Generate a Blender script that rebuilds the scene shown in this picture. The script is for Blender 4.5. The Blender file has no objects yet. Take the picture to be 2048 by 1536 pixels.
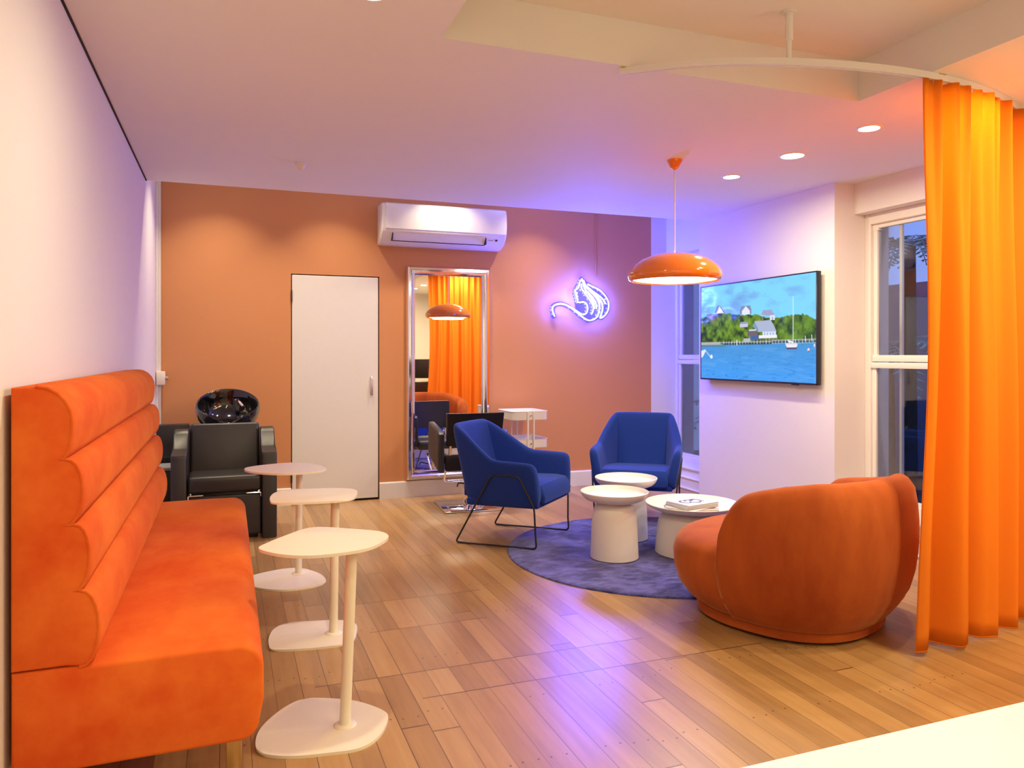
import bpy, bmesh, math, random
import numpy as np
from mathutils import Vector, Matrix
random.seed(7)
PI = math.pi
C = bpy.context.scene.collection
sc = bpy.context.scene

# ------------------------------------------------------------------ materials
def lin(c):
    return tuple(((x/255)/12.92 if x/255 <= .04045 else ((x/255+.055)/1.055)**2.4) for x in c)

class NT:
    """small helper around a node tree"""
    def __init__(s, name):
        s.m = bpy.data.materials.new(name); s.m.use_nodes = True
        s.t = s.m.node_tree; s.t.nodes.clear()
        s.out = s.t.nodes.new('ShaderNodeOutputMaterial')
    def n(s, kind, **kw):
        o = s.t.nodes.new(kind)
        for k, v in kw.items(): setattr(o, k, v)
        return o
    def l(s, a, b): s.t.links.new(a, b)
    def m_(s, op, a, b=None, c=None, clamp=False):
        o = s.n('ShaderNodeMath', operation=op); o.use_clamp = clamp
        for i, v in enumerate((a, b, c)):
            if v is None: continue
            if hasattr(v, 'is_linked'): s.l(v, o.inputs[i])
            else: o.inputs[i].default_value = v
        return o.outputs[0]
    def mix(s, f, a, b, mode='MIX'):
        o = s.n('ShaderNodeMix', data_type='RGBA', blend_type=mode)
        for sock, v in ((o.inputs[0], f), (o.inputs[6], a), (o.inputs[7], b)):
            if hasattr(v, 'is_linked'): s.l(v, sock)
            elif isinstance(v, (int, float)): sock.default_value = v
            else: sock.default_value = (*v[:3], 1)
        return o.outputs[2]
    def bsdf(s, **kw):
        b = s.n('ShaderNodeBsdfPrincipled')
        for k, v in kw.items():
            sock = b.inputs[k]
            if hasattr(v, 'is_linked'): s.l(v, sock)
            elif isinstance(v, tuple): sock.default_value = (*v[:3], 1) if len(sock.default_value) == 4 else v
            else: sock.default_value = v
        s.l(b.outputs[0], s.out.inputs[0]); return b
    def coord(s, scale=(1, 1, 1), kind='Object'):
        tc = s.n('ShaderNodeTexCoord'); mp = s.n('ShaderNodeMapping')
        mp.inputs['Scale'].default_value = scale
        s.l(tc.outputs[kind], mp.inputs[0]); return mp.outputs[0]
    def noise(s, vec, scale, detail=3, rough=.5):
        o = s.n('ShaderNodeTexNoise'); s.l(vec, o.inputs['Vector'])
        o.inputs['Scale'].default_value = scale; o.inputs['Detail'].default_value = detail
        o.inputs['Roughness'].default_value = rough
        return o.outputs[0]
    def bump(s, h, strength=.2, dist=.01):
        b = s.n('ShaderNodeBump'); b.inputs['Strength'].default_value = strength
        b.inputs['Distance'].default_value = dist; s.l(h, b.inputs['Height']); return b.outputs[0]

MATS = {}
def plain(name, col, rough=.5, metal=0., coat=0., bump=0., bscale=60, var=0., spec=.5):
    if name in MATS: return MATS[name]
    k = NT(name); v = k.coord()
    kw = dict(Roughness=rough, Metallic=metal)
    kw['Coat Weight'] = coat; kw['Specular IOR Level'] = spec
    if var:
        nz = k.noise(v, 3, 4)
        kw['Base Color'] = k.mix(nz, tuple(c*(1-var) for c in col), tuple(min(1, c*(1+var)) for c in col))
    else: kw['Base Color'] = tuple(col)
    if bump: kw['Normal'] = k.bump(k.noise(v, bscale, 4), bump, .002)
    k.bsdf(**kw); MATS[name] = k.m; return k.m

def velvet(name, dark, lite, sheen=.6, tint=(1, .6, .3), stretch=(1, 1, 1)):
    k = NT(name); v = k.coord(stretch)
    a = k.noise(v, 2.6, 5, .6); b = k.noise(v, 9, 4, .6)
    f = k.m_('MULTIPLY_ADD', k.m_('ADD', a, k.m_('MULTIPLY', b, .35)), 2.2, -.95, True)
    col = k.mix(f, dark, lite)
    fine = k.noise(k.coord(), 420, 2)
    p = k.bsdf(**{'Base Color': col, 'Roughness': .85, 'Sheen Weight': sheen, 'Sheen Roughness': .35,
                  'Sheen Tint': tint, 'Specular IOR Level': .15, 'Normal': k.bump(fine, .25, .002)})
    return k.m

def emis(name, col, strength):
    k = NT(name); e = k.n('ShaderNodeEmission'); e.inputs[0].default_value = (*col, 1); e.inputs[1].default_value = strength
    k.l(e.outputs[0], k.out.inputs[0]); return k.m

def glass_mat(name, tint=(1, 1, 1), refl=1.0):
    k = NT(name)
    tr = k.n('ShaderNodeBsdfTransparent'); tr.inputs[0].default_value = (*tint, 1)
    gl = k.n('ShaderNodeBsdfGlossy'); gl.inputs['Roughness'].default_value = .03
    fr = k.n('ShaderNodeFresnel'); fr.inputs[0].default_value = 1.45
    mx = k.n('ShaderNodeMixShader'); k.l(k.m_('MULTIPLY', fr.outputs[0], refl), mx.inputs[0])
    k.l(tr.outputs[0], mx.inputs[1]); k.l(gl.outputs[0], mx.inputs[2]); k.l(mx.outputs[0], k.out.inputs[0])
    return k.m

def wall_paint(name, col, rough=.6):
    k = NT(name); v = k.coord()
    nz = k.noise(v, 1.3, 3); fine = k.noise(v, 180, 3)
    c = k.mix(nz, tuple(x*.97 for x in col), tuple(min(1, x*1.03) for x in col))
    k.bsdf(**{'Base Color': c, 'Roughness': rough, 'Specular IOR Level': .3, 'Normal': k.bump(fine, .08, .002)})
    return k.m

def floor_mat():
    k = NT('oiled_timber_boards'); W = .098
    tc = k.n('ShaderNodeTexCoord'); sep = k.n('ShaderNodeSeparateXYZ'); k.l(tc.outputs['Object'], sep.inputs[0])
    X, Y = sep.outputs[0], sep.outputs[1]
    px = k.m_('DIVIDE', k.m_('ADD', X, 10.02), W)
    idn = k.m_('FLOOR', px); fx = k.m_('FRACT', px)
    wn = k.n('ShaderNodeTexWhiteNoise', noise_dimensions='1D'); k.l(idn, wn.inputs['W'])
    r1 = wn.outputs[0]
    ys = k.m_('DIVIDE', k.m_('ADD', k.m_('ADD', Y, 20.), k.m_('MULTIPLY', r1, 9.)), 5.2)
    seg = k.m_('FLOOR', ys); fy = k.m_('FRACT', ys)
    joint = k.m_('LESS_THAN', fy, .0011)
    # old doorway and wall lines where board ends meet in a row
    for (yl, x0, x1) in ((2.785, .69, 2.25), (3.025, .32, 1.78), (3.53, .62, 1.2), (3.955, .62, 1.3)):
        inr = k.m_('MULTIPLY', k.m_('GREATER_THAN', X, x0), k.m_('LESS_THAN', X, x1))
        d = k.m_('ABSOLUTE', k.m_('SUBTRACT', Y, yl))
        joint = k.m_('MAXIMUM', joint, k.m_('MULTIPLY', inr, k.m_('LESS_THAN', d, .0028)))
        seg = k.m_('ADD', seg, k.m_('MULTIPLY', k.m_('MULTIPLY', inr, k.m_('GREATER_THAN', Y, yl)), 17.3))
    cv = k.n('ShaderNodeCombineXYZ'); k.l(idn, cv.inputs[0]); k.l(seg, cv.inputs[1])
    w2 = k.n('ShaderNodeTexWhiteNoise', noise_dimensions='2D'); k.l(cv.outputs[0], w2.inputs['Vector'])
    tone = w2.outputs[0]
    # grain
    gv = k.n('ShaderNodeCombineXYZ')
    k.l(k.m_('MULTIPLY', X, 38), gv.inputs[0]); k.l(k.m_('MULTIPLY', Y, 1.6), gv.inputs[1]); k.l(k.m_('MULTIPLY', tone, 40), gv.inputs[2])
    grain = k.noise(gv.outputs[0], 1.0, 5, .6)
    gv2 = k.n('ShaderNodeCombineXYZ')
    k.l(k.m_('MULTIPLY', X, 5), gv2.inputs[0]); k.l(k.m_('MULTIPLY', Y, .9), gv2.inputs[1]); k.l(k.m_('MULTIPLY', tone, 90), gv2.inputs[2])
    blot = k.noise(gv2.outputs[0], 1.6, 4, .6)
    f = k.m_('ADD', k.m_('MULTIPLY', tone, .38), k.m_('ADD', k.m_('MULTIPLY', grain, .55), k.m_('MULTIPLY_ADD', blot, .5, -.32)), clamp=True)
    ramp = k.n('ShaderNodeValToRGB'); k.l(f, ramp.inputs[0])
    cr = ramp.color_ramp
    cr.elements[0].position = .05; cr.elements[0].color = (.24, .125, .046, 1)
    cr.elements[1].position = .95; cr.elements[1].color = (.53, .345, .15, 1)
    e = cr.elements.new(.5); e.color = (.40, .225, .085, 1)
    col = ramp.outputs[0]
    # nails in pairs along the joists
    rowd = k.m_('MULTIPLY', k.m_('SUBTRACT', k.m_('FRACT', k.m_('DIVIDE', k.m_('ADD', k.m_('ADD', Y, k.m_('MULTIPLY', r1, .05)), 9.03), .46)), .5), .46)
    nails = None
    for c0 in (.22, .78):
        dx = k.m_('MULTIPLY', k.m_('SUBTRACT', fx, c0), W)
        dd = k.m_('ADD', k.m_('MULTIPLY', dx, dx), k.m_('MULTIPLY', rowd, rowd))
        q = k.m_('LESS_THAN', dd, 1.7e-5)
        nails = q if nails is None else k.m_('MAXIMUM', nails, q)
    rid = k.m_('FLOOR', k.m_('DIVIDE', k.m_('ADD', Y, 9.03), .46)); rv_ = k.n('ShaderNodeCombineXYZ'); k.l(idn, rv_.inputs[0]); k.l(rid, rv_.inputs[1])
    w3 = k.n('ShaderNodeTexWhiteNoise', noise_dimensions='2D'); k.l(rv_.outputs[0], w3.inputs['Vector'])
    nails = k.m_('MULTIPLY', nails, k.m_('GREATER_THAN', w3.outputs[0], .42))
    edge = k.m_('ABSOLUTE', k.m_('SUBTRACT', fx, .5))
    seam = k.m_('GREATER_THAN', edge, k.m_('SUBTRACT', .492, k.m_('MULTIPLY', r1, .012)))
    dark = k.m_('MAXIMUM', k.m_('MAXIMUM', k.m_('MULTIPLY', seam, .75), k.m_('MULTIPLY', joint, .85)), k.m_('MAXIMUM', k.m_('MULTIPLY', nails, .85), 0.))
    col = k.mix(dark, col, (.045, .014, .008))
    rg = k.noise(tc.outputs['Object'], 6, 4)
    rough = k.m_('MULTIPLY_ADD', rg, .05, .285)
    lines = k.m_('MAXIMUM', seam, k.m_('MAXIMUM', joint, nails))
    hgt = k.m_('ADD', k.m_('MULTIPLY', lines, -1.), k.m_('MULTIPLY', grain, .12))
    k.bsdf(**{'Base Color': col, 'Roughness': rough, 'Specular IOR Level': .85, 'Normal': k.bump(hgt, .25, .002)})
    return k.m

M = {}
M['white'] = wall_paint('white_wall_paint', (.80, .78, .76))
M['ceil'] = wall_paint('white_ceiling_paint', (.80, .78, .75), .7)
M['orange'] = wall_paint('orange_wall_paint', (.60, .265, .115))
M['trim'] = plain('white_gloss_trim', (.78, .76, .74), .35)
M['door'] = plain('white_door_paint', (.74, .72, .70), .45, bump=.03)
M['dark'] = plain('dark_gap', (.02, .012, .01), .8)
M['floor'] = floor_mat()
M['velvet'] = velvet('orange_velvet', (.60, .062, .009), (.80, .195, .030), .25, (1, .5, .12), (1, .6, 1))
M['rust'] = velvet('rust_velvet', (.25, .041, .009), (.43, .102, .019), .40, (1, .55, .25), (1, 1, .35))
M['powder'] = plain('white_powder_coat', (.80, .75, .63), .35)
M['tablewhite'] = plain('white_lacquer', (.74, .72, .68), .38)
M['leather'] = plain('black_leatherette', (.020, .017, .019), .42, bump=.12, bscale=350)
M['gloss_black'] = plain('glossy_black_ceramic', (.006, .006, .008), .06, coat=.6)
M['chrome'] = plain('chrome', (.86, .86, .88), .07, 1.)
M['brass'] = plain('brushed_brass', (.62, .45, .20), .28, 1.)
M['salon'] = plain('shaded_black_leather', (.007, .006, .010), .45, bump=.1, bscale=300, spec=.3)  # darker copy of the black leather: shade on the styling chair's back, as colour
M['mirror'] = plain('mirror_glass', (.93, .93, .93), .004, 1.)
M['black_metal'] = plain('black_steel', (.012, .012, .014), .4)
M['black_plastic'] = plain('black_plastic', (.012, .012, .016), .35)
M['grey_plastic'] = plain('grey_plastic', (.35, .35, .36), .4)
M['ac'] = plain('white_plastic', (.80, .79, .78), .32)
M['orange_gloss'] = plain('orange_enamel', (.78, .20, .012), .12, coat=.8)
M['paper'] = plain('white_paper', (.66, .66, .68), .6)
M['paper2'] = plain('cream_paper', (.50, .47, .43), .6, var=.1)
M['ink'] = plain('blue_ink', (.05, .05, .12), .6)
M['cord'] = plain('white_cord', (.72, .66, .62), .5)
M['glass'] = glass_mat('window_glass', (.90, .93, .96), .8)
M['clear'] = glass_mat('blue_tinted_acrylic', (.62, .66, 1.), .6)
M['bluefab'] = None
def blue_fabric():
    k = NT('blue_wool'); v = k.coord()
    nz = k.noise(v, 260, 3, .7); lo = k.noise(v, 4, 3)
    c = k.mix(nz, (.004, .020, .17), (.010, .042, .29)); c = k.mix(k.m_('MULTIPLY', lo, .35), c, (.007, .03, .19))
    k.bsdf(**{'Base Color': c, 'Roughness': .9, 'Sheen Weight': .25, 'Sheen Tint': (.4, .5, 1), 'Specular IOR Level': .2, 'Normal': k.bump(nz, .3, .003)})
    return k.m
M['bluefab'] = blue_fabric()
def rug_mat():
    k = NT('violet_blue_pile'); v = k.coord()
    a = k.noise(v, 4.5, 5, .62); b = k.noise(k.coord((1, 2.2, 1)), 11, 4, .6); fine = k.noise(v, 330, 2)
    f = k.m_('MULTIPLY_ADD', k.m_('ADD', a, k.m_('MULTIPLY', b, .6)), 4.2, -2.9, True)
    c = k.mix(f, (.018, .020, .14), (.12, .12, .46))
    k.bsdf(**{'Base Color': c, 'Roughness': .9, 'Sheen Weight': .5, 'Sheen Tint': (.6, .6, 1), 'Specular IOR Level': .15,
              'Normal': k.bump(k.m_('ADD', fine, k.m_('MULTIPLY', b, .8)), .6, .008)})
    return k.m
M['rug'] = rug_mat()
def curtain_mat():
    k = NT('orange_curtain_cloth'); v = k.coord((1, 1, .5))
    wv = k.noise(k.coord((1, 1, 1)), 500, 2)
    d = k.n('ShaderNodeBsdfDiffuse'); d.inputs[0].default_value = (.86, .29, .035, 1)
    t = k.n('ShaderNodeBsdfTranslucent'); t.inputs[0].default_value = (.97, .50, .06, 1)
    nb = k.bump(wv, .15, .002); k.l(nb, d.inputs['Normal'])
    mx = k.n('ShaderNodeMixShader'); mx.inputs[0].default_value = .5
    k.l(d.outputs[0], mx.inputs[1]); k.l(t.outputs[0], mx.inputs[2]); k.l(mx.outputs[0], k.out.inputs[0])
    return k.m
M['curtain'] = curtain_mat()
M['leaf'] = plain('fern_leaf', (.12, .36, .34), .45, var=.3)
M['fence'] = plain('dark_fence_paint', (.10, .10, .14), .8, var=.3)
M['ground'] = plain('garden_soil', (.03, .03, .03), .9, var=.3)
M['lamp_disc'] = emis('lamp_diffuser_glow', (1., .90, .74), 5.)
M['down_glow'] = emis('downlight_glow', (1., .88, .70), 14.)
M['neon'] = emis('blue_neon_glow', (.20, .22, 1.0), 20.)

# ------------------------------------------------------------------ mesh helpers
def obj(name, bm, mat, parent=None, smooth=True, sub=0, angle=40):
    me = bpy.data.meshes.new(name)
    bmesh.ops.recalc_face_normals(bm, faces=bm.faces)
    bm.to_mesh(me); bm.free()
    o = bpy.data.objects.new(name, me); C.objects.link(o)
    me.materials.append(mat)
    if smooth:
        for p in me.polygons: p.use_smooth = True
        me.set_sharp_from_angle(angle=math.radians(angle))
    if parent is not None: o.parent = parent
    if sub:
        md = o.modifiers.new('sub', 'SUBSURF'); md.levels = sub; md.render_levels = sub
    return o

def thing(name, label, cat, loc=(0, 0, 0), rotz=0, group=None):
    o = bpy.data.objects.new(name, None); C.objects.link(o)
    o.empty_display_size = .1
    o.location = loc; o.rotation_euler = (0, 0, rotz); o['label'] = label; o['category'] = cat
    if group: o['group'] = group
    return o
def tag(o, label, cat, group=None):
    o['label'] = label; o['category'] = cat
    if group: o['group'] = group
    return o
def struct(name, bm, mat, parent=None, smooth=False, **k):
    o = obj(name, bm, mat, parent, smooth, **k)
    if parent is None: o['kind'] = 'structure'
    return o
def dup(root, loc, rotz, label=None, group=None):
    r = root.copy(); C.objects.link(r); r.location = loc; r.rotation_euler = (0, 0, rotz)
    if label: r['label'] = label
    if group: r['group'] = group
    for ch in list(root.children):
        c = ch.copy(); C.objects.link(c); c.parent = r
        for g in list(ch.children):
            d = g.copy(); C.objects.link(d); d.parent = c
    return r

def box(bm, x0, x1, y0, y1, z0, z1, bev=0., seg=2, mtx=None):
    r = bmesh.ops.create_cube(bm, size=1)
    vs = r['verts']
    for v in vs:
        v.co = Vector(((x0+x1)/2 + v.co.x*(x1-x0), (y0+y1)/2 + v.co.y*(y1-y0), (z0+z1)/2 + v.co.z*(z1-z0)))
        if mtx is not None: v.co = mtx @ v.co
    if bev:
        es = list({e for v in vs for e in v.link_edges})
        bmesh.ops.bevel(bm, geom=es, offset=bev, segments=seg, profile=.5, affect='EDGES')
    return bm
def BX(*a, **k): return box(bmesh.new(), *a, **k)

def prism(bm, pts, axis, a, b, bev=0., seg=3, allb=False):
    """closed 2-D outline extruded along an axis: axis 'x' takes (y,z), 'y' takes (x,z), 'z' takes (x,y)"""
    def P(p, t):
        return {'x': (t, p[0], p[1]), 'y': (p[0], t, p[1]), 'z': (p[0], p[1], t)}[axis]
    v0 = [bm.verts.new(P(p, a)) for p in pts]; v1 = [bm.verts.new(P(p, b)) for p in pts]
    f0 = bm.faces.new(v0); f1 = bm.faces.new(v1[::-1]); n = len(pts)
    for i in range(n): bm.faces.new((v0[i], v1[i], v1[(i+1) % n], v0[(i+1) % n]))
    if bev:
        es = list(f0.edges) + list(f1.edges)
        bmesh.ops.bevel(bm, geom=es, offset=bev, segments=seg, profile=.5, affect='EDGES')
    return bm

def tube(bm, pts, r, n=10, closed=False, caps=True):
    pts = [Vector(p) for p in pts]; N = len(pts); rings = []
    up = None
    for i, p in enumerate(pts):
        a = pts[(i-1) % N] if (closed or i > 0) else p
        b = pts[(i+1) % N] if (closed or i < N-1) else p
        t = (b-a).normalized()
        if up is None:
            up = Vector((0, 0, 1)) if abs(t.z) < .9 else Vector((1, 0, 0))
        u = (up - t*up.dot(t)).normalized(); w = t.cross(u); up = u
        rr = r[i] if isinstance(r, (list, tuple)) else r
        rings.append([bm.verts.new(p + (u*math.cos(2*PI*k/n) + w*math.sin(2*PI*k/n))*rr) for k in range(n)])
    M_ = N if closed else N-1
    for i in range(M_):
        A, B = rings[i], rings[(i+1) % N]
        for k in range(n): bm.faces.new((A[k], A[(k+1) % n], B[(k+1) % n], B[k]))
    if caps and not closed:
        bm.faces.new(rings[0][::-1]); bm.faces.new(rings[-1])
    return bm

def rounded(pts, rad, seg=5):
    """round the corners of a 3-D polyline"""
    pts = [Vector(p) for p in pts]; out = [pts[0]]
    for i in range(1, len(pts)-1):
        a, p, b = pts[i-1], pts[i], pts[i+1]
        d0 = min(rad, (a-p).length*.45); d1 = min(rad, (b-p).length*.45)
        s = p + (a-p).normalized()*d0; e = p + (b-p).normalized()*d1
        for k in range(seg+1):
            t = k/seg; out.append(s*(1-t)**2 + p*2*t*(1-t) + e*t*t)
    out.append(pts[-1]); return out

def catmull(pts, n=8, closed=False):
    P = [Vector(p) if len(p) == 3 else Vector((p[0], p[1], 0)) for p in pts]; N = len(P); out = []
    rng = N if closed else N-1
    for i in range(rng):
        p0 = P[(i-1) % N] if closed or i > 0 else P[0]*2-P[1]
        p1 = P[i]; p2 = P[(i+1) % N]
        p3 = P[(i+2) % N] if closed or i < N-2 else P[-1]*2-P[-2]
        for k in range(n):
            t = k/n
            out.append(.5*((2*p1) + (p2-p0)*t + (2*p0-5*p1+4*p2-p3)*t*t + (3*p1-p0-3*p2+p3)*t**3))
    if not closed: out.append(P[-1].copy())
    return out

def lathe(bm, prof, n=48, mtx=None, sx=1, sy=1, wob=None):
    rings = []
    for (r, z) in prof:
        if r < 1e-6: ring = [bm.verts.new((0, 0, z))]
        else: ring = [bm.verts.new((r*math.cos(2*PI*k/n)*sx, r*math.sin(2*PI*k/n)*sy, z)) for k in range(n)]
        rings.append(ring)
    for A, B in zip(rings, rings[1:]):
        for k in range(n):
            j = (k+1) % n
            if len(A) == 1 and len(B) == 1: continue
            if len(A) == 1: bm.faces.new((A[0], B[k], B[j]))
            elif len(B) == 1: bm.faces.new((A[k], A[j], B[0]))
            else: bm.faces.new((A[k], A[j], B[j], B[k]))
    if mtx is not None:
        for ring in rings:
            for v in ring: v.co = mtx @ v.co
    return bm

def grid(bm, rows, closeu=False, closev=False):
    """rows: list of lists of points"""
    V = [[bm.verts.new(p) for p in r] for r in rows]
    nu, nv = len(V), len(V[0])
    for i in range(nu if closeu else nu-1):
        for j in range(nv if closev else nv-1):
            a, b = V[i][j], V[(i+1) % nu][j]; c, d = V[(i+1) % nu][(j+1) % nv], V[i][(j+1) % nv]
            bm.faces.new((a, b, c, d))
    return V

# ------------------------------------------------------------------ dimensions of the room (metres)
XL = -.541; YB = 6.75; ZC = 2.528; ZU = 3.05; YE = 5.905
XP = 4.07; YR = -1.7; XO = 4.38; ZR = 2.7226
BEAM = 4.25; ZB = 2.311

# ------------------------------------------------------------------ the setting
struct('floor', BX(XL-.1, 4.62, YR-.1, YB+.1, -.06, 0), M['floor'])

# lowered ceiling: ends short of the back wall and has a shallow tray near the front
bm = bmesh.new(); T = ZC+.03
rx0, rx1, ry0, ry1 = .777, 2.87, -1.1, 2.84
for (a, b, c, d) in ((XL, rx0, YR, YE), (rx1, 4.6, YR, 4.24), (rx1, 4.6, 4.24, YE), (rx0, rx1, ry1, YE), (rx0, rx1, YR, ry0)):
    pass
def quad(bm, *p): bm.faces.new([bm.verts.new(q) for q in p])
for (a, b, c, d) in ((XL+.008, rx0, YR, YE), (rx1, 4.6, YR, YE), (rx0, rx1, ry1, YE), (rx0, rx1, YR, ry0)):
    quad(bm, (a, c, ZC), (b, c, ZC), (b, d, ZC), (a, d, ZC))
for (x0, y0, x1, y1) in ((rx0, ry0, rx1, ry0), (rx1, ry0, rx1, ry1), (rx1, ry1, rx0, ry1), (rx0, ry1, rx0, ry0)):
    quad(bm, (x0, y0, ZC), (x1, y1, ZC), (x1, y1, ZR), (x0, y0, ZR))
quad(bm, (rx0, ry0, ZR), (rx1, ry0, ZR), (rx1, ry1, ZR), (rx0, ry1, ZR))
quad(bm, (XL, YE, ZC), (4.6, YE, ZC), (4.6, YE, ZU), (XL, YE, ZU))
bmesh.ops.remove_doubles(bm, verts=bm.verts, dist=.0005)
struct('ceiling', bm, M['ceil'])
struct('ceiling', BX(XL-.1, 4.6, YR-.1, YB+.1, ZU, ZU+.08), M['ceil'])

struct('wall_left', BX(XL-.1, XL, YR, YB+.1, 0, ZU), M['white'])
bm = BX(XL, .512, YB, YB+.1, 0, ZU); box(bm, 1.273, XP, YB, YB+.1, 0, ZU); box(bm, .512, 1.273, YB, YB+.1, 1.992, ZU)
struct('wall_back', bm, M['orange'])
struct('wall_rear', BX(XL, 4.6, YR-.1, YR, 0, ZU), M['white'])
bm = bmesh.new()
box(bm, XP, 4.58, 4.247, YE, 0, ZU)               # pier carrying the television
box(bm, XP, 4.58, YR, 2.93, 0, ZU)                # solid wall behind the curtain
box(bm, BEAM, 4.58, 2.93, 4.247, ZB, ZU)          # lintels
box(bm, BEAM, 4.58, YE, YB, ZB, ZU)
box(bm, 4.17, 4.58, 2.93, 4.247, 0, .185)         # walls under the sills
box(bm, 4.17, 4.58, YE, YB, 0, .185)
box(bm, XP, 4.58, YB, YB+.1, 0, ZU)
struct('wall_right', bm, M['white'])
# skirting boards
bm = bmesh.new()
prof = [(YB-.018, 0), (YB, 0), (YB, .148), (YB-.014, .146), (YB-.018, .138)]
prism(bm, prof, 'x', XL+.03, .512); prism(bm, prof, 'x', 1.273, XP)
struct('baseboard_back', bm, M['trim'])
bm = bmesh.new()
for (a, b) in ((2.93, 4.247), (YE, YB)):
    box(bm, 4.125, 4.17, a, b, .018, .112, .004, 1); box(bm, 4.108, 4.17, a, b, 0, .02, .006, 2); box(bm, 4.118, 4.17, a, b, .104, .118, .003, 1)
struct('baseboard_right', bm, M['trim'])
struct('baseboard_left', BX(XL, XL+.015, YR, YB, 0, .12), M['trim'])
# dark strip painting shade into the gap between left wall and lowered ceiling, trunking strip in the corner
struct('gap_shade_strip', BX(XL, XL+.009, YR, YE, ZC-.004, ZC+.02), M['dark'])
bm = BX(XL, -.505, YB-.022, YB, .15, ZU, .004, 2); box(bm, XL, XL+.018, YB-.06, YB, .15, ZU, .004, 2)
struct('trim_2', bm, M['trim'])

# door
d = struct('door_1', BX(.520, 1.262, YB-.004, YB+.04, .018, 1.982, .003, 1), M['door'])
bm = BX(.5, 1.28, YB+.045, YB+.09, 0, 2.0)
struct('trim_3', bm, M['dark'])
bm = BX(1.192, 1.214, YB-.012, YB-.003, .93, 1.105, .006, 3); box(bm, 1.196, 1.210, YB-.034, YB-.010, .945, 1.09, .005, 3)
h = obj('door_handle', bm, M['chrome'], d); h['label'] = 'chrome pull handle'
for z in (1.80, .24):
    hb = bmesh.new(); tube(hb, [(.516, YB-.008, z-.05), (.516, YB-.008, z+.05)], .006, 8)
    obj('hinge', hb, M['black_metal'], d)

# windows: double-hung sashes in the outer wall
def window(name, y0, y1, bars):
    bm = bmesh.new()
    xf0, xf1 = XO-.03, XO+.05
    box(bm, xf0, xf1, y0, y0+.05, .26, ZB, .004, 1); box(bm, xf0, xf1, y1-.05, y1, .26, ZB, .004, 1)
    box(bm, xf0+.001, xf1-.001, y0+.048, y1-.048, 2.236, ZB, .004, 1)
    fr = struct(name, bm, M['trim'])
    s = bmesh.new()   # sash rails and stiles
    for (z0, z1, dx) in ((1.285, 2.24, 0), (.26, 1.205, -.012)):
        box(s, XO+dx, XO+dx+.035, y0+.05, y0+.085, z0, z1, .003, 1); box(s, XO+dx, XO+dx+.035, y1-.085, y1-.05, z0, z1, .003, 1)
    box(s, XO-.012, XO+.03, y0+.05, y1-.05, 1.245, 1.292, .005, 2)
    box(s, XO-.026, XO+.02, y0+.05, y1-.05, 1.198, 1.240, .005, 2)
    box(s, XO-.012, XO+.02, y0+.05, y1-.05, .245, .29, .004, 1)
    box(s, XO, XO+.03, y0+.05, y1-.05, 2.205, 2.24, .004, 1)
    for yy in (y0+.045, y1-.10): box(s, XO-.003, XO+.03, yy, yy+.055, 2.19, 2.246, .002, 1)
    obj('sash', s, M['trim'], fr)
    for (z0, z1, dx) in ((1.29, 2.21, .016), (.285, 1.2, .004)):
        obj('pane', BX(XO+dx, XO+dx+.005, y0+.08, y1-.08, z0, z1), M['glass'], fr, False)
    g = bmesh.new()
    for yb in bars: box(g, XO+.022, XO+.045, yb-.012, yb+.012, .28, 2.22, .003, 1)
    obj('glazing_bar', g, M['trim'], fr)
    obj('sill', box(BX(4.155, XO+.03, y0, y1, .185, .205, .006, 2), XO-.03, XO+.05, y0, y1, .2, .262, .004, 1), M['trim'], fr)
    return fr
window('window_1', 2.93, 4.247, (3.98, 3.45))
window('window_2', YE, YB, (6.28,))

# ------------------------------------------------------------------ garden at dusk
bm = BX(4.62, 9, YR, 9, -.1, -.05); gnd = struct('floor_garden', bm, M['ground'])
gnd.name = 'ground'
tag(obj('garden_fence', BX(7.2, 7.3, 0, 9, -.06, 2.1), M['fence']), 'dark garden fence outside the windows', 'fence')
def frond(bm, L, droop, seed):
    rnd = random.Random(seed)
    pts = []
    for i in range(13):
        t = i/12; pts.append(Vector((L*t, 0, L*.5*t - droop*t*t)))
    for i in range(1, 13):
        p = pts[i]; t = i/12; dirv = (pts[i]-pts[i-1]).normalized()
        wl = L*.27*math.sin(PI*min(1, t*.92+.08))**.7*(1-.35*t) + .01
        for sgn in (-1, 1):
            sd = Vector((dirv.x*.45, sgn*.9, dirv.z*.45 - .12)).normalized()
            nrm = Vector((-dirv.z, 0, dirv.x))
            a = p; b = p + sd*wl*.45 + dirv*.022; c = p + sd*wl + nrm*rnd.uniform(-.01, .01); e = p + sd*wl*.45 - dirv*.012
            vs = [bm.verts.new(q) for q in (a, b, c, e)]; bm.faces.new(vs)
    tube(bm, pts, .004, 5)
    return bm
def fern(loc, n, L, label, seed, droop=.6, up=0):
    t = thing('tree_fern', label, 'fern', loc, 0, None)
    tr = bmesh.new(); tube(tr, [(0, 0, -.05-loc[2]), (0, 0, 0)], [.07, .05], 10); obj('trunk', tr, M['ground'], t)
    for k in range(n):
        b = frond(bmesh.new(), L*random.uniform(.8, 1.1), L*droop*random.uniform(.8, 1.3), seed+k)
        o = obj('frond', b, M['leaf'], t, False)
        o.rotation_euler = (0, random.uniform(-.2, .25)-up, 2*PI*k/n + random.uniform(-.2, .2))
    return t
fern((5.35, 4.75, 2.2), 20, .62, 'tall tree fern spreading behind the upper pane of the right window', 11, .7)
fern((6.2, 5.75, 1.35), 14, .85, 'low dark fern behind the lower pane of the right window', 60, .8)
fern((5.7, 7.6, .7), 12, .8, 'dark fern outside the narrow window beside the television', 90, .8)

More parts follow.
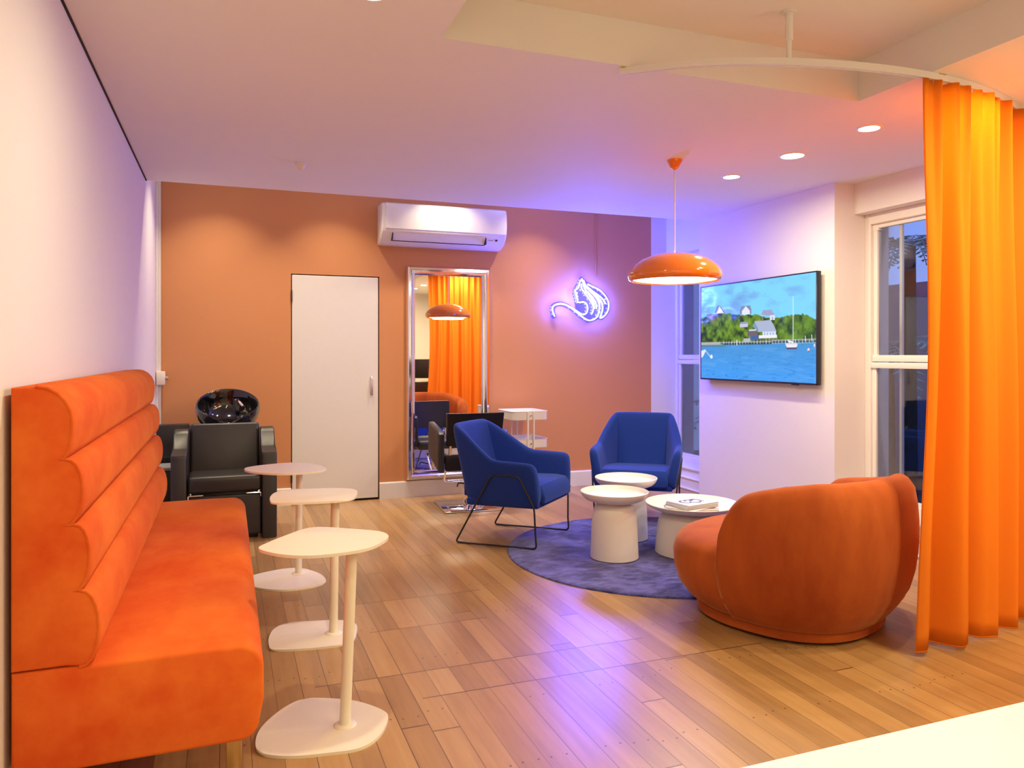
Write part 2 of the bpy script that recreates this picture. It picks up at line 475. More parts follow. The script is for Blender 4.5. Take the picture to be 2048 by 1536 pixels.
# ------------------------------------------------------------------ velvet bench on the left
b0, b1 = 2.28, 4.655
bench = thing('banquette', 'long orange velvet bench with a four-roll channelled back along the left wall', 'bench', (-.2, 3.45, 0))
oy = 3.45; ox = -.2
def arc(cx, cz, r, a0, a1, n=6): return [(cx + r*math.cos(math.radians(a0+(a1-a0)*k/n)), cz + r*math.sin(math.radians(a0+(a1-a0)*k/n))) for k in range(n+1)]
def soft_extrude(bm, pts, y0, y1, r=.010):
    n = len(pts)
    ar = sum(pts[i][0]*pts[(i+1) % n][1]-pts[(i+1) % n][0]*pts[i][1] for i in range(n))
    sg = 1 if ar > 0 else -1
    nor = []
    for i in range(n):
        a, p, b = Vector(pts[i-1]), Vector(pts[i]), Vector(pts[(i+1) % n])
        t = ((p-a).normalized() + (b-p).normalized()); t = t.normalized() if t.length > 1e-6 else (b-a).normalized()
        nor.append(Vector((-t.y, t.x))*sg)
    rows = []
    for (dy, ins) in ((0, r), (r*.12, r*.55), (r*.4, r*.2), (r, 0)):
        rows.append((y0+dy, ins))
    for (dy, ins) in ((r, 0), (r*.4, r*.2), (r*.12, r*.55), (0, r)):
        rows.append((y1-dy, ins))
    V = grid(bm, [[(p[0]+m.x*ins, y, p[1]+m.y*ins) for p, m in zip(pts, nor)] for (y, ins) in rows], False, True)
    bm.faces.new(V[0][::-1]); bm.faces.new(V[-1])
    return bm
seatp = [(-.525, .196), (.0, .196)] + arc(.035, .246, .05, -90, -8, 5) + [(.098, .31), (.098, .38)] + arc(.028, .402, .07, 2, 90, 7) + [(-.1, .474), (-.35, .472), (-.525, .47)]
bm = soft_extrude(bmesh.new(), [(x-ox, z) for x, z in seatp], b0-oy, b1-oy, .014)
obj('seat', bm, M['velvet'], bench)
rolls = [(.468, .672, -.350, -.316), (.672, .848, -.362, -.338), (.848, 1.022, -.384, -.354), (1.022, 1.215, -.396, -.378)]
prof = [(-.525, .474), (-.40, .474)]
for i, (z0, z1, xv, xb) in enumerate(rolls):
    zc = (z0+z1)/2; hz = (z1-z0)/2
    last = i == 3
    for k in range(11):
        a = -PI/2 + PI*k/10
        if last and k > 5:
            u = (k-5)/5
            aa = u*PI/2
            prof.append((xb-.085 + .085*math.cos(aa), zc + hz*math.sin(aa)))
        else:
            dx = (xb - (xv-.012))
            prof.append((xv-.012 + dx*max(0, math.cos(a))**.85 if abs(math.cos(a)) > 1e-6 else xv-.012, zc + hz*math.sin(a)))
prof += [(-.525, 1.212)]
clean = []
for p in prof:
    if not clean or (abs(p[0]-clean[-1][0]) + abs(p[1]-clean[-1][1])) > .003: clean.append(p)
bm = soft_extrude(bmesh.new(), [(x-ox, z) for x, z in clean], b0-oy, b1-oy, .010)
obj('backrest', bm, M['velvet'], bench, angle=50)
# piping round the near end of the back
pp = [(x-ox-.006, b0-oy+.002, z) for x, z in clean[2:-1]]
obj('piping', tube(bmesh.new(), pp, .0045, 6), M['velvet'], bench)
for yy in (b0+.16, b1-.16):
    for xx in (-.45, .018):
        bm = bmesh.new(); box(bm, xx-ox-.022, xx-ox+.022, yy-oy-.022, yy-oy+.022, 0, .2, .004, 2)
        obj('leg', bm, M['brass'], bench)['label'] = 'brass leg'

# ------------------------------------------------------------------ three white side tables
def plate(pts, z, t=.010):
    """smooth rounded plate from an outline of points (x,y)"""
    out = catmull([(x, y, 0) for x, y in pts], 6, True)
    cx = sum(p.x for p in out)/len(out); cy = sum(p.y for p in out)/len(out)
    bm = bmesh.new()
    prism(bm, [(p.x, p.y) for p in out], 'z', z, z+t, .003, 2)
    return bm
BASE = [(.088, 2.660), (.100, 2.575), (.185, 2.520), (.300, 2.496), (.405, 2.490), (.478, 2.545), (.530, 2.650), (.528, 2.722), (.450, 2.830), (.350, 2.893), (.265, 2.918), (.190, 2.868), (.115, 2.760)]
def side_table(loc, label, base_pts, top_pts, lean, zt):
    t = thing('side_table', label, 'table', loc, 0, 'white side tables along the orange bench')
    lx, ly = loc[0], loc[1]
    obj('base_plate', plate([(x-lx, y-ly) for x, y in base_pts], 0, .010), M['powder'], t)
    bm = bmesh.new(); lathe(bm, [(0, .0165), (.030, .0165), (.036, .014), (.040, .0102)], 24); obj('collar', bm, M['powder'], t)
    bm = bmesh.new(); tube(bm, [(0, 0, .012), (lean[0], lean[1], zt-.004)], .0195, 20); obj('pole', bm, M['powder'], t)
    obj('tabletop', plate([(x-lx, y-ly) for x, y in top_pts], zt-.005, .010), M['powder'], t)
    return t
TOP1 = [(.100, 2.712), (.112, 2.660), (.170, 2.585), (.250, 2.540), (.350, 2.538), (.440, 2.565), (.500, 2.625), (.545, 2.712), (.530, 2.795), (.450, 2.865), (.335, 2.945), (.275, 2.940), (.190, 2.845), (.130, 2.765)]
side_table((.383, 2.664, 0), 'cream side table nearest the camera, at the near end of the orange bench', BASE, TOP1, (.024, .0), .637)
def shape(pts, dx, dy, ang=0, s=1.0, c=(.315, 2.70)):
    ca, sa = math.cos(ang), math.sin(ang)
    return [(c[0]+dx+s*((x-c[0])*ca-(y-c[1])*sa), c[1]+dy+s*((x-c[0])*sa+(y-c[1])*ca)) for x, y in pts]
TOP2 = [(.195, 3.50), (.30, 3.465), (.42, 3.45), (.525, 3.465), (.572, 3.59), (.580, 3.70), (.52, 3.765), (.40, 3.80), (.28, 3.815), (.215, 3.76), (.186, 3.66), (.180, 3.56)]
TOP3 = [(.094, 4.60), (.10, 4.50), (.165, 4.395), (.29, 4.31), (.43, 4.315), (.515, 4.37), (.527, 4.46), (.50, 4.58), (.42, 4.71), (.33, 4.735), (.235, 4.71), (.14, 4.66)]
side_table((.459, 3.56, 0), 'white side table in the middle of the row of three beside the orange bench', [(x-.008, y-.045) for x, y in TOP2], TOP2, (.008, 0), .637)
side_table((.391, 4.60, 0), 'white side table farthest from the camera, in front of the black shampoo chair', [(x-.002, y-.005) for x, y in TOP3], TOP3, (.006, 0), .640)

# ------------------------------------------------------------------ shampoo chair with basin
sh = thing('shampoo_chair', 'black leatherette shampoo chair with glossy black basin against the orange wall', 'salon chair', (-.016, 5.95, 0), 0)
armp = [(-.35, .0), (-.355, .585), (-.345, .605), (-.325, .606), (-.13, .622), (-.10, .63), (-.02, .722), (.0, .742), (.03, .752), (.10, .75), (.12, .73), (.12, 0)]
for s in (-1, 1):
    x0, x1 = (-.345, -.245) if s < 0 else (.245, .345)
    obj('armrest', prism(bmesh.new(), armp, 'x', x0, x1, .012, 3), M['leather'], sh)
bm = BX(-.243, .243, -.34, .08, .335, .452, .03, 4); obj('seat', bm, M['leather'], sh)
rot = Matrix.Rotation(math.radians(-14), 4, 'X')
bm = BX(-.242, .242, -.05, .06, 0, .37, .025, 4, mtx=Matrix.Translation((0, .03, .42)) @ rot); obj('backrest', bm, M['leather'], sh)
bm = BX(-.238, .238, -.330, -.29, .03, .318, .012, 3); obj('leg_rest', bm, M['leather'], sh)
for s in (-1, 1):
    bm = bmesh.new(); tube(bm, rounded([(s*.14, -.343, .326), (s*.236, -.343, .326), (s*.236, -.343, .30)], .01, 4), .005, 8); obj('bracket', bm, M['chrome'], sh)
obj('plinth', BX(-.22, .22, -.28, .30, .0, .34, .01, 2), M['black_plastic'], sh)
# basin
def basin():
    bm = bmesh.new(); n = 56
    outer = [(.06, -.20), (.13, -.185), (.185, -.14), (.225, -.07), (.238, 0.), (.232, .035)]
    inner = [(.222, .040), (.210, .025), (.200, -.02), (.175, -.085), (.12, -.125), (.05, -.138), (.0, -.14)]
    rows = []
    for (r, z) in outer+inner:
        row = []
        for k in range(n):
            a = 2*PI*k/n
            x = r*math.cos(a)*1.06; y = r*math.sin(a)*1.0
            hi = max(0, (z+.2)/.24)
            zz = z - .055*hi**2*math.exp(-((a-1.5*PI)/.42)**2) + .030*hi**2*max(0, math.sin(a))
            row.append((x, y, zz))
        rows.append(row)
    V = grid(bm, rows[:-1], False, True)
    c = bm.verts.new((0, 0, -.14))
    for k in range(n): bm.faces.new((V[-1][k], V[-1][(k+1) % n], c))
    bm.faces.new(V[0][::-1])
    return bm
bs = obj('basin', basin(), M['gloss_black'], sh)
bs.scale = (.93, .93, .93); bs.location = (.02, .27, .882); bs.rotation_euler = (math.radians(24), 0, 0)
bm = bmesh.new(); tube(bm, [(.0, .12, -.09), (.0, .12, .02)], .018, 12); tube(bm, rounded([(.0, .12, .01), (.02, .05, .03), (.045, .01, .01)], .02), .012, 10)
f = obj('mixer_tap', bm, M['chrome'], bs); f.location = (.07, .0, .0)
bm = bmesh.new(); tube(bm, [(-.12, .15, -.02), (-.12, .12, .05), (-.115, .09, .07)], [.012, .016, .022], 12)
obj('hand_shower', bm, M['black_plastic'], bs)
obj('pedestal', BX(-.10, .12, .20, .36, .3, .76, .03, 3), M['black_plastic'], sh)
# half-hidden black piece left of it
cb = thing('salon_cabinet', 'low black cabinet with a grey shelf, half hidden behind the end of the orange bench', 'cabinet', (-.42, 6.42, 0))
obj('body', BX(-.10, .14, -.16, .16, .06, .42, .01, 2), M['black_plastic'], cb)
obj('top_panel', BX(-.10, .14, .06, .16, .48, .745, .012, 2), M['leather'], cb)
obj('shelf', BX(-.10, .15, -.18, .16, .42, .445, .004, 1), M['grey_plastic'], cb)
for x in (-.08, .12):
    for y in (-.13, .13): obj('leg', tube(bmesh.new(), [(x, y, 0), (x, y, .07)], .014, 10), M['black_metal'], cb)
obj('upright', BX(-.10, .14, .12, .15, .44, .5), M['black_plastic'], cb)

# ------------------------------------------------------------------ air conditioner
ac = thing('air_conditioner', 'white wall-mounted air conditioner above the tall mirror', 'air conditioner', (1.83, YB, 2.27))
acx = .575
pr = [(0, .0), (-.06, .0), (-.165, .035), (-.215, .095), (-.225, .115), (-.232, .30), (-.222, .338), (-.195, .352), (0, .352)]
obj('casing', prism(bmesh.new(), pr, 'x', -acx, acx, .012, 3), M['ac'], ac)
pr = [(-.200, .115), (-.228, .118), (-.242, .125), (-.247, .20), (-.244, .305), (-.232, .342), (-.20, .356), (-.185, .356)]
obj('front_panel', prism(bmesh.new(), pr, 'x', -acx+.03, acx-.004, .006, 2), M['ac'], ac)
def on_slope(t, off): # along the sloping underside
    a, b = Vector((0, -.165, .035)), Vector((0, -.215, .095)); p = a.lerp(b, t); n = Vector((0, -.77, -.64)); return p + n*off
p0, p1 = Vector((0, -.075, .002)), Vector((0, -.212, .090))
bm = bmesh.new()
lv = [(-.214, .090), (-.150, .024), (-.147, .027), (-.211, .094)]
prism(bm, [(-.216, .088), (-.172, .033), (-.160, .030), (-.158, .042), (-.208, .098)], 'x', -acx+.10, acx-.20, .002, 1)
obj('louvre', bm, M['ac'], ac)
bm = bmesh.new(); box(bm, -acx+.095, acx-.195, -.166, -.150, .0265, .031); box(bm, -acx+.092, -acx+.097, -.216, -.158, .03, .092); box(bm, acx-.197, acx-.192, -.216, -.158, .03, .092)
obj('outlet_gap', bm, M['dark'], ac)
obj('display', BX(acx-.100, acx-.080, -.203, -.185, .066, .082), M['black_plastic'], ac)
obj('maker_mark', BX(acx-.165, acx-.122, -.198, -.185, .067, .073), M['grey_plastic'], ac)

# ------------------------------------------------------------------ tall mirror
mx0, mx1, mz0, mz1 = 1.510, 2.315, .155, 2.105; yb = YB
mr = thing('standing_mirror', 'tall salon mirror in a rounded chrome frame on the orange wall', 'mirror', ((mx0+mx1)/2, yb, mz0))
cx = (mx0+mx1)/2; hw = (mx1-mx0)/2; H = mz1-mz0; fw = .085
fp = [(0, 0), (0, -.012), (.006, -.04), (.022, -.056), (.040, -.056), (.052, -.046), (.056, -.036), (.064, -.040), (.075, -.036), (fw, -.018), (fw, -.01)]
rows = []
for (sx, sz) in ((-1, 0), (1, 0), (1, 1), (-1, 1)):
    row = []
    for (o_, y) in fp:
        x = sx*(hw-o_); z = (o_ if sz == 0 else H-o_)
        row.append((x, y, z))
    rows.append(row)
bm = bmesh.new(); grid(bm, rows, True, False); obj('frame', bm, M['chrome'], mr, angle=35)
obj('glass', BX(-hw+fw-.004, hw-fw+.004, -.014, -.006, fw-.004, H-fw+.004), M['mirror'], mr, False)
obj('backing', BX(-hw+.004, hw-.004, -.006, 0, .004, H-.004), M['black_plastic'], mr, False)

# ------------------------------------------------------------------ black styling chair facing the mirror
st = thing('styling_chair', 'black styling chair on a chrome pedestal, its back to the camera, facing the tall mirror', 'salon chair', (1.925, 6.17, 0), math.radians(-4))
rows = []
def back_panel(z0, z1, w0, w1, y0, y1, th):
    bm = bmesh.new(); rows = []
    for i in range(7):
        t = i/6; z = z0+(z1-z0)*t; w = w0+(w1-w0)*t; y = y0+(y1-y0)*t
        row = []
        for s in range(13):
            u = -1+2*s/12; row.append((u*w, y + .03*(u*u) - .0, z))
        row2 = [(u[0], u[1]-th, u[2]) for u in row[::-1]]
        rows.append(row+row2)
    V = grid(bm, rows, False, True); bm.faces.new(V[0][::-1]); bm.faces.new(V[-1])
    es = [e for e in bm.edges if e.calc_face_angle(0) > .9]
    bmesh.ops.bevel(bm, geom=es, offset=.014, segments=3, profile=.5, affect='EDGES'); return bm
obj('backrest', back_panel(.545, .815, .225, .24, -.20, -.255, .055), M['salon'], st)
for s in (-1, 1):
    ap = [(-.20, .33), (.24, .42), (.26, .45), (.25, .69), (.23, .71), (-.17, .665), (-.20, .64)]
    ap = [(y, z) for y, z in ap]
    obj('armrest', prism(bmesh.new(), ap, 'x', min(s*.245, s*.30), max(s*.245, s*.30), .014, 3), M['leather'], st)
bm = BX(-.243, .243, -.19, .25, .38, .47, .03, 4); obj('seat', bm, M['leather'], st)
bm = BX(-.243, .243, -.215, -.165, .335, .47, .02, 3); obj('rear_rail', bm, M['salon'], st)
bm = bmesh.new(); lathe(bm, [(0, .36), (.05, .36), (.05, .30), (.026, .29), (.026, .17), (.045, .165), (.045, .03), (.058, .025), (.058, .014)], 24); obj('pump_column', bm, M['chrome'], st)
bm = BX(-.25, .25, -.25, .25, 0, .018, .008, 2); obj('base_plate', bm, M['chrome'], st)
bm = bmesh.new(); tube(bm, rounded([(-.03, -.03, .20), (-.11, -.10, .22), (-.12, -.11, .19)], .02), .006, 8); obj('pump_lever', bm, M['black_metal'], st)
bm = bmesh.new(); tube(bm, rounded([(-.14, .20, .34), (-.14, .36, .16), (.14, .36, .16), (.14, .20, .34)], .04), .011, 10); obj('footrest', bm, M['chrome'], st)
for s in (-1, 1):
    bm = bmesh.new(); tube(bm, [(s*.2, -.19, .45), (s*.2, -.225, .60)], .012, 8); obj('back_bracket', bm, M['chrome'], st)

# ------------------------------------------------------------------ white trolley
tr = thing('trolley', 'white metal tray trolley against the pink-lit orange wall, right of the mirror', 'trolley', (2.525, 6.43, 0))
def tray(z):
    bm = bmesh.new(); w, dpt, h, r = .175, .20, .078, .05
    def ring(o_, zz):
        pts = []
        for (sx, sy, a0) in ((1, 1, 0), (-1, 1, 90), (-1, -1, 180), (1, -1, 270)):
            for k in range(6):
                a = math.radians(a0+90*k/5)
                pts.append((sx*(w-r) + (r-o_)*math.cos(a), sy*(dpt-r) + (r-o_)*math.sin(a), zz))
        return pts
    rows = [ring(0.004, z), ring(0, z+.004), ring(0, z+h-.004), ring(-.005, z+h), ring(.006, z+h), ring(.006, z+.008)]
    V = grid(bm, rows, False, True); bm.faces.new(V[0][::-1]); bm.faces.new(V[-1])
    return bm
for z in (.71, .462, .17): obj('tray', tray(z), M['powder'], tr)
for s in (-1, 1):
    for xx in (-.028, .028):
        bm = bmesh.new(); tube(bm, [(xx, s*.208, .10), (xx, s*.208, .785)], .0085, 10); obj('post', bm, M['powder'], tr)
    for z in (.752, .502, .212):
        bm = bmesh.new(); tube(bm, [(0, s*.200, z), (0, s*.2155, z)], .006, 10); obj('screw', bm, M['chrome'], tr)
    bm = BX(-.15, .15, s*.208-.01, s*.208+.01, .085, .105, .004, 1); obj('foot_bar', bm, M['powder'], tr)
    for xx in (-.13, .13):
        bm = bmesh.new(); tube(bm, [(xx-.012, s*.2, .032), (xx+.012, s*.2, .032)], .032, 16); wh = obj('castor', bm, M['black_plastic'], tr)
        obj('fork', BX(xx-.016, xx+.016, s*.2-.008, s*.2+.008, .06, .09), M['chrome'], wh)

# ------------------------------------------------------------------ blue armchairs
def make_armchair(label, loc, rotz):
    """local: +y forward, x across"""
    t = thing('armchair', label, 'armchair', loc, rotz, 'blue armchairs round the rug')
    # stations along the U: top-outer, bottom-outer, inward direction
    half = [((.345, .325, .548), (.305, .335, .285), (-1, 0)),
            ((.352, .27, .560), (.306, .29, .27), (-1, 0)),
            ((.352, .12, .566), (.304, .10, .265), (-1, 0)),
            ((.349, .035, .570), (.302, .02, .265), (-1, .02)),
            ((.346, .00, .578), (.300, -.02, .265), (-1, .04)),
            ((.340, -.035, .598), (.298, -.04, .265), (-1, .06)),
            ((.322, -.13, .665), (.290, -.11, .265), (-1, .12)),
            ((.282, -.25, .757), (.272, -.19, .265), (-.97, .24)),
            ((.264, -.315, .788), (.256, -.215, .265), (-.90, .42)),
            ((.246, -.342, .798), (.240, -.228, .265), (-.68, .73)),
            ((.220, -.356, .803), (.218, -.236, .265), (-.30, .95)),
            ((.170, -.368, .804), (.17, -.242, .265), (-.12, .99)),
            ((.10, -.378, .804), (.11, -.246, .265), (-.05, 1)),
            ((0, -.380, .804), (0, -.247, .265), (0, 1))]
    st_ = half + [((-a[0], a[1], a[2]), (-b[0], b[1], b[2]), (-d[0], d[1])) for a, b, d in half[-2::-1]]
    th = .062; rows = []
    for i, (a, b, d) in enumerate(st_):
        a, b = Vector(a), Vector(b); dv = Vector((d[0], d[1], 0)).normalized()
        row = [b + dv*.03, b + Vector((0, 0, 0)), b.lerp(a, .33), b.lerp(a, .68), b.lerp(a, .93),
               a + dv*.012 + Vector((0, 0, .008)), a + dv*(th*.5) + Vector((0, 0, .012)), a + dv*(th*.9) + Vector((0, 0, .0)),
               a.lerp(b, .12) + dv*(th*1.05), a.lerp(b, .45) + dv*th*1.15, a.lerp(b, .8) + dv*th*1.3, b + dv*th*1.5 + Vector((0, 0, .05))]
        rows.append(row)
    bm = bmesh.new(); V = grid(bm, rows, False, True)
    for r_ in (V[0], V[-1]):
        bm.faces.new(r_ if r_ is V[-1] else r_[::-1])
    o = obj('shell', bm, M['bluefab'], t, sub=2, angle=180)
    # bottom pan and seat cushion
    obj('seat_base', BX(-.285, .285, -.22, .315, .262, .315, .015, 2), M['bluefab'], t)
    bm = bmesh.new()
    pr = [(.348, .335), (.350, .30), (.335, .288), (-.18, .30), (-.26, .32), (-.26, .40), (-.15, .405), (.10, .418), (.25, .422), (.315, .412), (.340, .38)]
    prism(bm, pr, 'x', -.25, .25, .02, 3); obj('seat_cushion', bm, M['bluefab'], t)
    for s in (-1, 1):
        loop = rounded([(s*.302, .30, .10), (s*.30, .305, .006), (s*.30, -.30, .006), (s*.3065, -.135, .275), (s*.335, .005, .485), (s*.340, .205, .485), (s*.314, .300, .275), (s*.302, .30, .10)], .03, 5)
        bm = bmesh.new(); tube(bm, loop, .0065, 8); fr = obj('sled_frame', bm, M['black_metal'], t)
        for y in (-.2, .2): obj('glide', BX(s*.30-.009, s*.30+.009, y-.018, y+.018, 0, .010, .002, 1), M['black_plastic'], fr)
    return t
ac1 = make_armchair('blue armchair seen from its side, left of the round white tables', (1.895, 5.0, .0), math.atan2(-.70, .71))
ac2 = dup(ac1, (3.04, 5.23, .0), math.atan2(.616, -.822), 'blue armchair facing the camera behind the round white tables, by the window corner')
ac1.rotation_euler = (math.radians(1.25), 0, math.radians(-135.5)); ac2.rotation_euler = (math.radians(1.25), 0, math.radians(143.5)); ac1.location.z = ac2.location.z = .0072

# ------------------------------------------------------------------ rug
bm = bmesh.new()
n = 160; rings = [0, .25, .5, .7, .85, .95, .985, .997]
rv = []
pr = [(0, .013)]+[(r, .013) for r in np.linspace(.05, .96, 30)]+[(.975, .0125), (.988, .010), (.994, .006), (.995, .0)]
lathe(bm, pr, n)
for v in bm.verts:
    if v.co.z > .009: v.co.z += random.uniform(-.0012, .0012)
rg = obj('rug', bm, M['rug'], angle=180); rg.location = (2.665, 4.335, 0.0005)
tag(rg, 'round violet-blue pile rug under the white tables', 'rug')

# ------------------------------------------------------------------ white mushroom tables
def make_table(name, label, loc, R, zt, rb, h):
    t = thing(name, label, 'table', loc, 0, 'round white tables on the rug')
    nk = rb*.80
    body = [(0, 0), (rb-.006, 0), (rb, .005), (rb*.985, .06), (rb*.95, h*.45), (rb*.915, h*.62), (rb*.88, h*.70), (rb*.80, h*.775), (rb*.68, h*.82), (rb*.60, h*.84), (rb*.60, h*.86), (0, h*.86)]
    obj('base', lathe(bmesh.new(), body, 56), M['tablewhite'], t)
    d = h*.16
    top = [(0, zt-d), (rb*.50, zt-d), (rb*.86, zt-d+.002), (R*.72, zt-d*.90), (R*.84, zt-d*.74), (R*.93, zt-d*.50), (R*.98, zt-d*.24), (R, zt-.003), (R-.0025, zt), (R-.006, zt-.003), (R*.95, zt-d*.30), (R*.88, zt-d*.48), (R*.75, zt-d*.56), (0, zt-d*.58)]
    obj('tray_top', lathe(bmesh.new(), top, 72), M['tablewhite'], t)
    return t
z0 = .0146
make_table('pedestal_table', 'small tall round white table at the front left of the rug', (2.292, 4.245, z0), .215, .420, .152, .42)
make_table('pedestal_table', 'small round white table directly in front of the armchair facing the camera', (2.608, 4.66, z0), .217, .425, .152, .425)
make_table('pedestal_table', 'wide low round white table holding the stack of magazines', (2.82, 4.173, z0), .2985, .325, .235, .325)
# magazines
mags = [('white_magazine', 0, .008, .215, .28, M['paper2'], -8, 'lowest thin magazine in the stack on the wide table, sticking out at the left'),
        ('white_magazine', .008, .007, .215, .28, M['paper'], 22, 'second magazine from the bottom of the stack, turned askew'),
        ('white_magazine', .015, .009, .20, .27, M['paper2'], 8, 'third magazine from the bottom of the stack on the wide table'),
        ('white_magazine', .024, .010, .20, .265, M['paper'], 10, 'fourth magazine from the bottom, second below the ink-drawn cover'),
        ('white_magazine', .034, .009, .20, .265, M['paper'], 12, 'top white magazine of the stack with a dark blue drawing on its cover')]
zm = z0+.325-.325*.16*.58+.0016
for i, (nm, dz, th, w, l, mt, ang, lab) in enumerate(mags):
    m_ = thing('magazine', lab, 'magazine', (2.775+.004*i, 4.115+.002*i, zm+dz+.0004*i), math.radians(ang), 'magazines on the wide white table')
    obj('pages', BX(-l/2+.002, l/2-.002, -w/2+.002, w/2-.002, .001, th-.001), M['paper2'], m_, False)
    bm = BX(-l/2, l/2, -w/2, w/2, th-.0012, th, 0); box(bm, -l/2, l/2, -w/2, w/2, 0, .0012); box(bm, -l/2, -l/2+.0015, -w/2, w/2, 0, th)
    cv = obj('cover', bm, mt, m_, False)
    if i == 4:
        bm = bmesh.new()
        for (cxx, cyy, rx, ry, a0, a1) in ((-.055, .01, .03, .04, 30, 330), (-.015, .02, .022, .03, -20, 200), (.01, -.015, .04, .028, 100, 400), (.045, .0, .025, .05, -60, 170), (.03, .03, .02, .015, 0, 260)):
            pts = [(cxx+rx*math.cos(math.radians(a)), cyy+ry*math.sin(math.radians(a)), th+.0006) for a in np.linspace(a0, a1, 16)]
            tube(bm, pts, [.002+.006*math.sin(PI*k/15) for k in range(16)], 6)
        for v in bm.verts: v.co.z = th + (v.co.z-th)*.12 + .0002
        obj('cover_drawing', bm, M['ink'], cv)

# ------------------------------------------------------------------ rust velvet tub chair
tub = thing('tub_chair', 'rounded rust-orange velvet tub chair seen from behind, beside the curtain', 'armchair', (2.645, 3.05, 0))
tub.rotation_euler = (0, 0, math.atan2(.929+.0, -.40) - PI/2 + math.radians(0))     # local +y is the way it faces
def plan(a, r):  # a: angle from the back direction, slightly squared plan
    x = math.sin(a); y = -math.cos(a)
    k = (abs(x)**2.35 + abs(y)**2.35)**(-1/2.35)
    return Vector((x*k*r*1.02, y*k*r*.98, 0))
def rad(z): # outline of the bulging body
    pts = [(.065, .435), (.12, .480), (.20, .525), (.30, .552), (.42, .563), (.55, .562), (.66, .545), (.75, .53)]
    for (a, ra), (b, rb_) in zip(pts, pts[1:]):
        if z <= b: return ra + (rb_-ra)*max(0, (z-a))/(b-a)
    return pts[-1][1]
AM = math.radians(100); NS = 89; rows = []
HA = [-100, -90, -80, -66, -51, -30, -10, 15, 30, 49, 64, 78, 90, 100]; HZ = [.64, .655, .685, .715, .733, .738, .738, .734, .722, .680, .655, .637, .615, .60]
for i in range(NS):
    s = -1+2*i/(NS-1)
    a = AM*s
    e = abs(s)
    top = float(np.interp(math.degrees(a), HA, HZ))
    er = .85                 # rounded ends
    if e > er:
        q = (e-er)/(1-er); top = .34 + (top-.34)*math.sqrt(max(0, 1-q**2.3))
    zs = [.066, .09, .13, .2, .28] + [.28+(top-.06-.28)*k/5 for k in range(1, 6)] if top > .42 else [.066, .09, .13, .18, .22] + [.22+(top-.03-.22)*k/5 for k in range(1, 6)]
    th = .115
    if e > .9: th *= .45+.55*math.sqrt(max(0, 1-((e-.9)/.1)**2))
    row = [plan(a, rad(z)) + Vector((0, 0, z)) for z in zs]
    rt = rad(top); tz = min(.06, (top-zs[-1]))
    for k in range(1, 8):
        q = PI*k/8
        row.append(plan(a, rt - th/2 + th/2*math.cos(q)) + Vector((0, 0, zs[-1] + (top-zs[-1])*math.sin(q))))
    for z in (top-.06, top-.14, .40, .30, .2):
        z = min(z, top-.03) if z > .3 else min(z, top-.05)
        row.append(plan(a, rt-th-.005) + Vector((0, 0, z)))
    row.append(plan(a, .42) + Vector((0, 0, .066)))
    rows.append(row)
bm = bmesh.new(); V = grid(bm, rows, False, True); bm.faces.new(V[0][::-1]); bm.faces.new(V[-1])
obj('backrest', bm, M['rust'], tub, angle=180)
# seat
bm = bmesh.new()
sp = [(0, .066), (.43, .066), (.480, .10), (.525, .16), (.548, .24), (.552, .31), (.538, .36), (.505, .393), (.44, .408), (.3, .415), (.0, .418)]
rows = []
n = 72
def splan(k, r):
    a = 2*PI*k/n; v = plan(a, r)
    if v.y > 0: v.y *= 1.07
    return v
rings = []
for (r, z) in sp[1:-1]:
    rings.append([bm.verts.new(splan(k, r*.962) + Vector((0, 0, z))) for k in range(n)])
for A, B in zip(rings, rings[1:]):
    for k in range(n): bm.faces.new((A[k], A[(k+1) % n], B[(k+1) % n], B[k]))
bm.faces.new(rings[0][::-1]); c = bm.verts.new((0, 0, .418))
for k in range(n): bm.faces.new((rings[-1][k], rings[-1][(k+1) % n], c))
obj('seat', bm, M['rust'], tub, angle=180)
bm = bmesh.new(); rings = []
for (r, z) in ((.415, .0160), (.420, .0195), (.422, .064), (.418, .068)):
    rings.append([bm.verts.new(splan(k, r) + Vector((0, 0, z))) for k in range(n)])
for A, B in zip(rings, rings[1:]):
    for k in range(n): bm.faces.new((A[k], A[(k+1) % n], B[(k+1) % n], B[k]))
bm.faces.new(rings[0][::-1]); bm.faces.new(rings[-1]); obj('base', bm, M['rust'], tub)
for a, zf in ((60, .0135), (120, .0135), (190, 0), (270, 0), (350, 0)):
    bm = bmesh.new(); tube(bm, [(.33*math.cos(math.radians(a)), .33*math.sin(math.radians(a)), zf), (.33*math.cos(math.radians(a)), .33*math.sin(math.radians(a)), .016)], .03, 14)
    obj('foot', bm, M['black_plastic'], tub)

# ------------------------------------------------------------------ curtain rail and curtain
ZT = 2.512
track = catmull([(1.578, 2.873, ZT), (1.843, 2.669, ZT), (2.183, 2.529, ZT), (2.55, 2.455, ZT), (2.91, 2.440, ZT), (3.27, 2.485, ZT), (3.62, 2.600, ZT), (3.88, 2.76, ZT), (4.06, 2.95, ZT)], 12)
rail = thing('curtain_rail', 'curved white curtain rail hung below the ceiling tray', 'curtain rail', (2.183, 2.529, ZT))
bm = bmesh.new(); rows = []
for i, p in enumerate(track):
    a = track[max(0, i-1)]; b = track[min(len(track)-1, i+1)]; t = (b-a).normalized(); nv = Vector((-t.y, t.x, 0))
    o_ = p - Vector((2.183, 2.529, ZT))
    rows.append([o_ + nv*.011 + Vector((0, 0, .015)), o_ + nv*.011 - Vector((0, 0, .014)), o_ + nv*.003 - Vector((0, 0, .014)), o_ + nv*.003 - Vector((0, 0, .006)),
                 o_ - nv*.003 - Vector((0, 0, .006)), o_ - nv*.003 - Vector((0, 0, .014)), o_ - nv*.011 - Vector((0, 0, .014)), o_ - nv*.011 + Vector((0, 0, .015))])
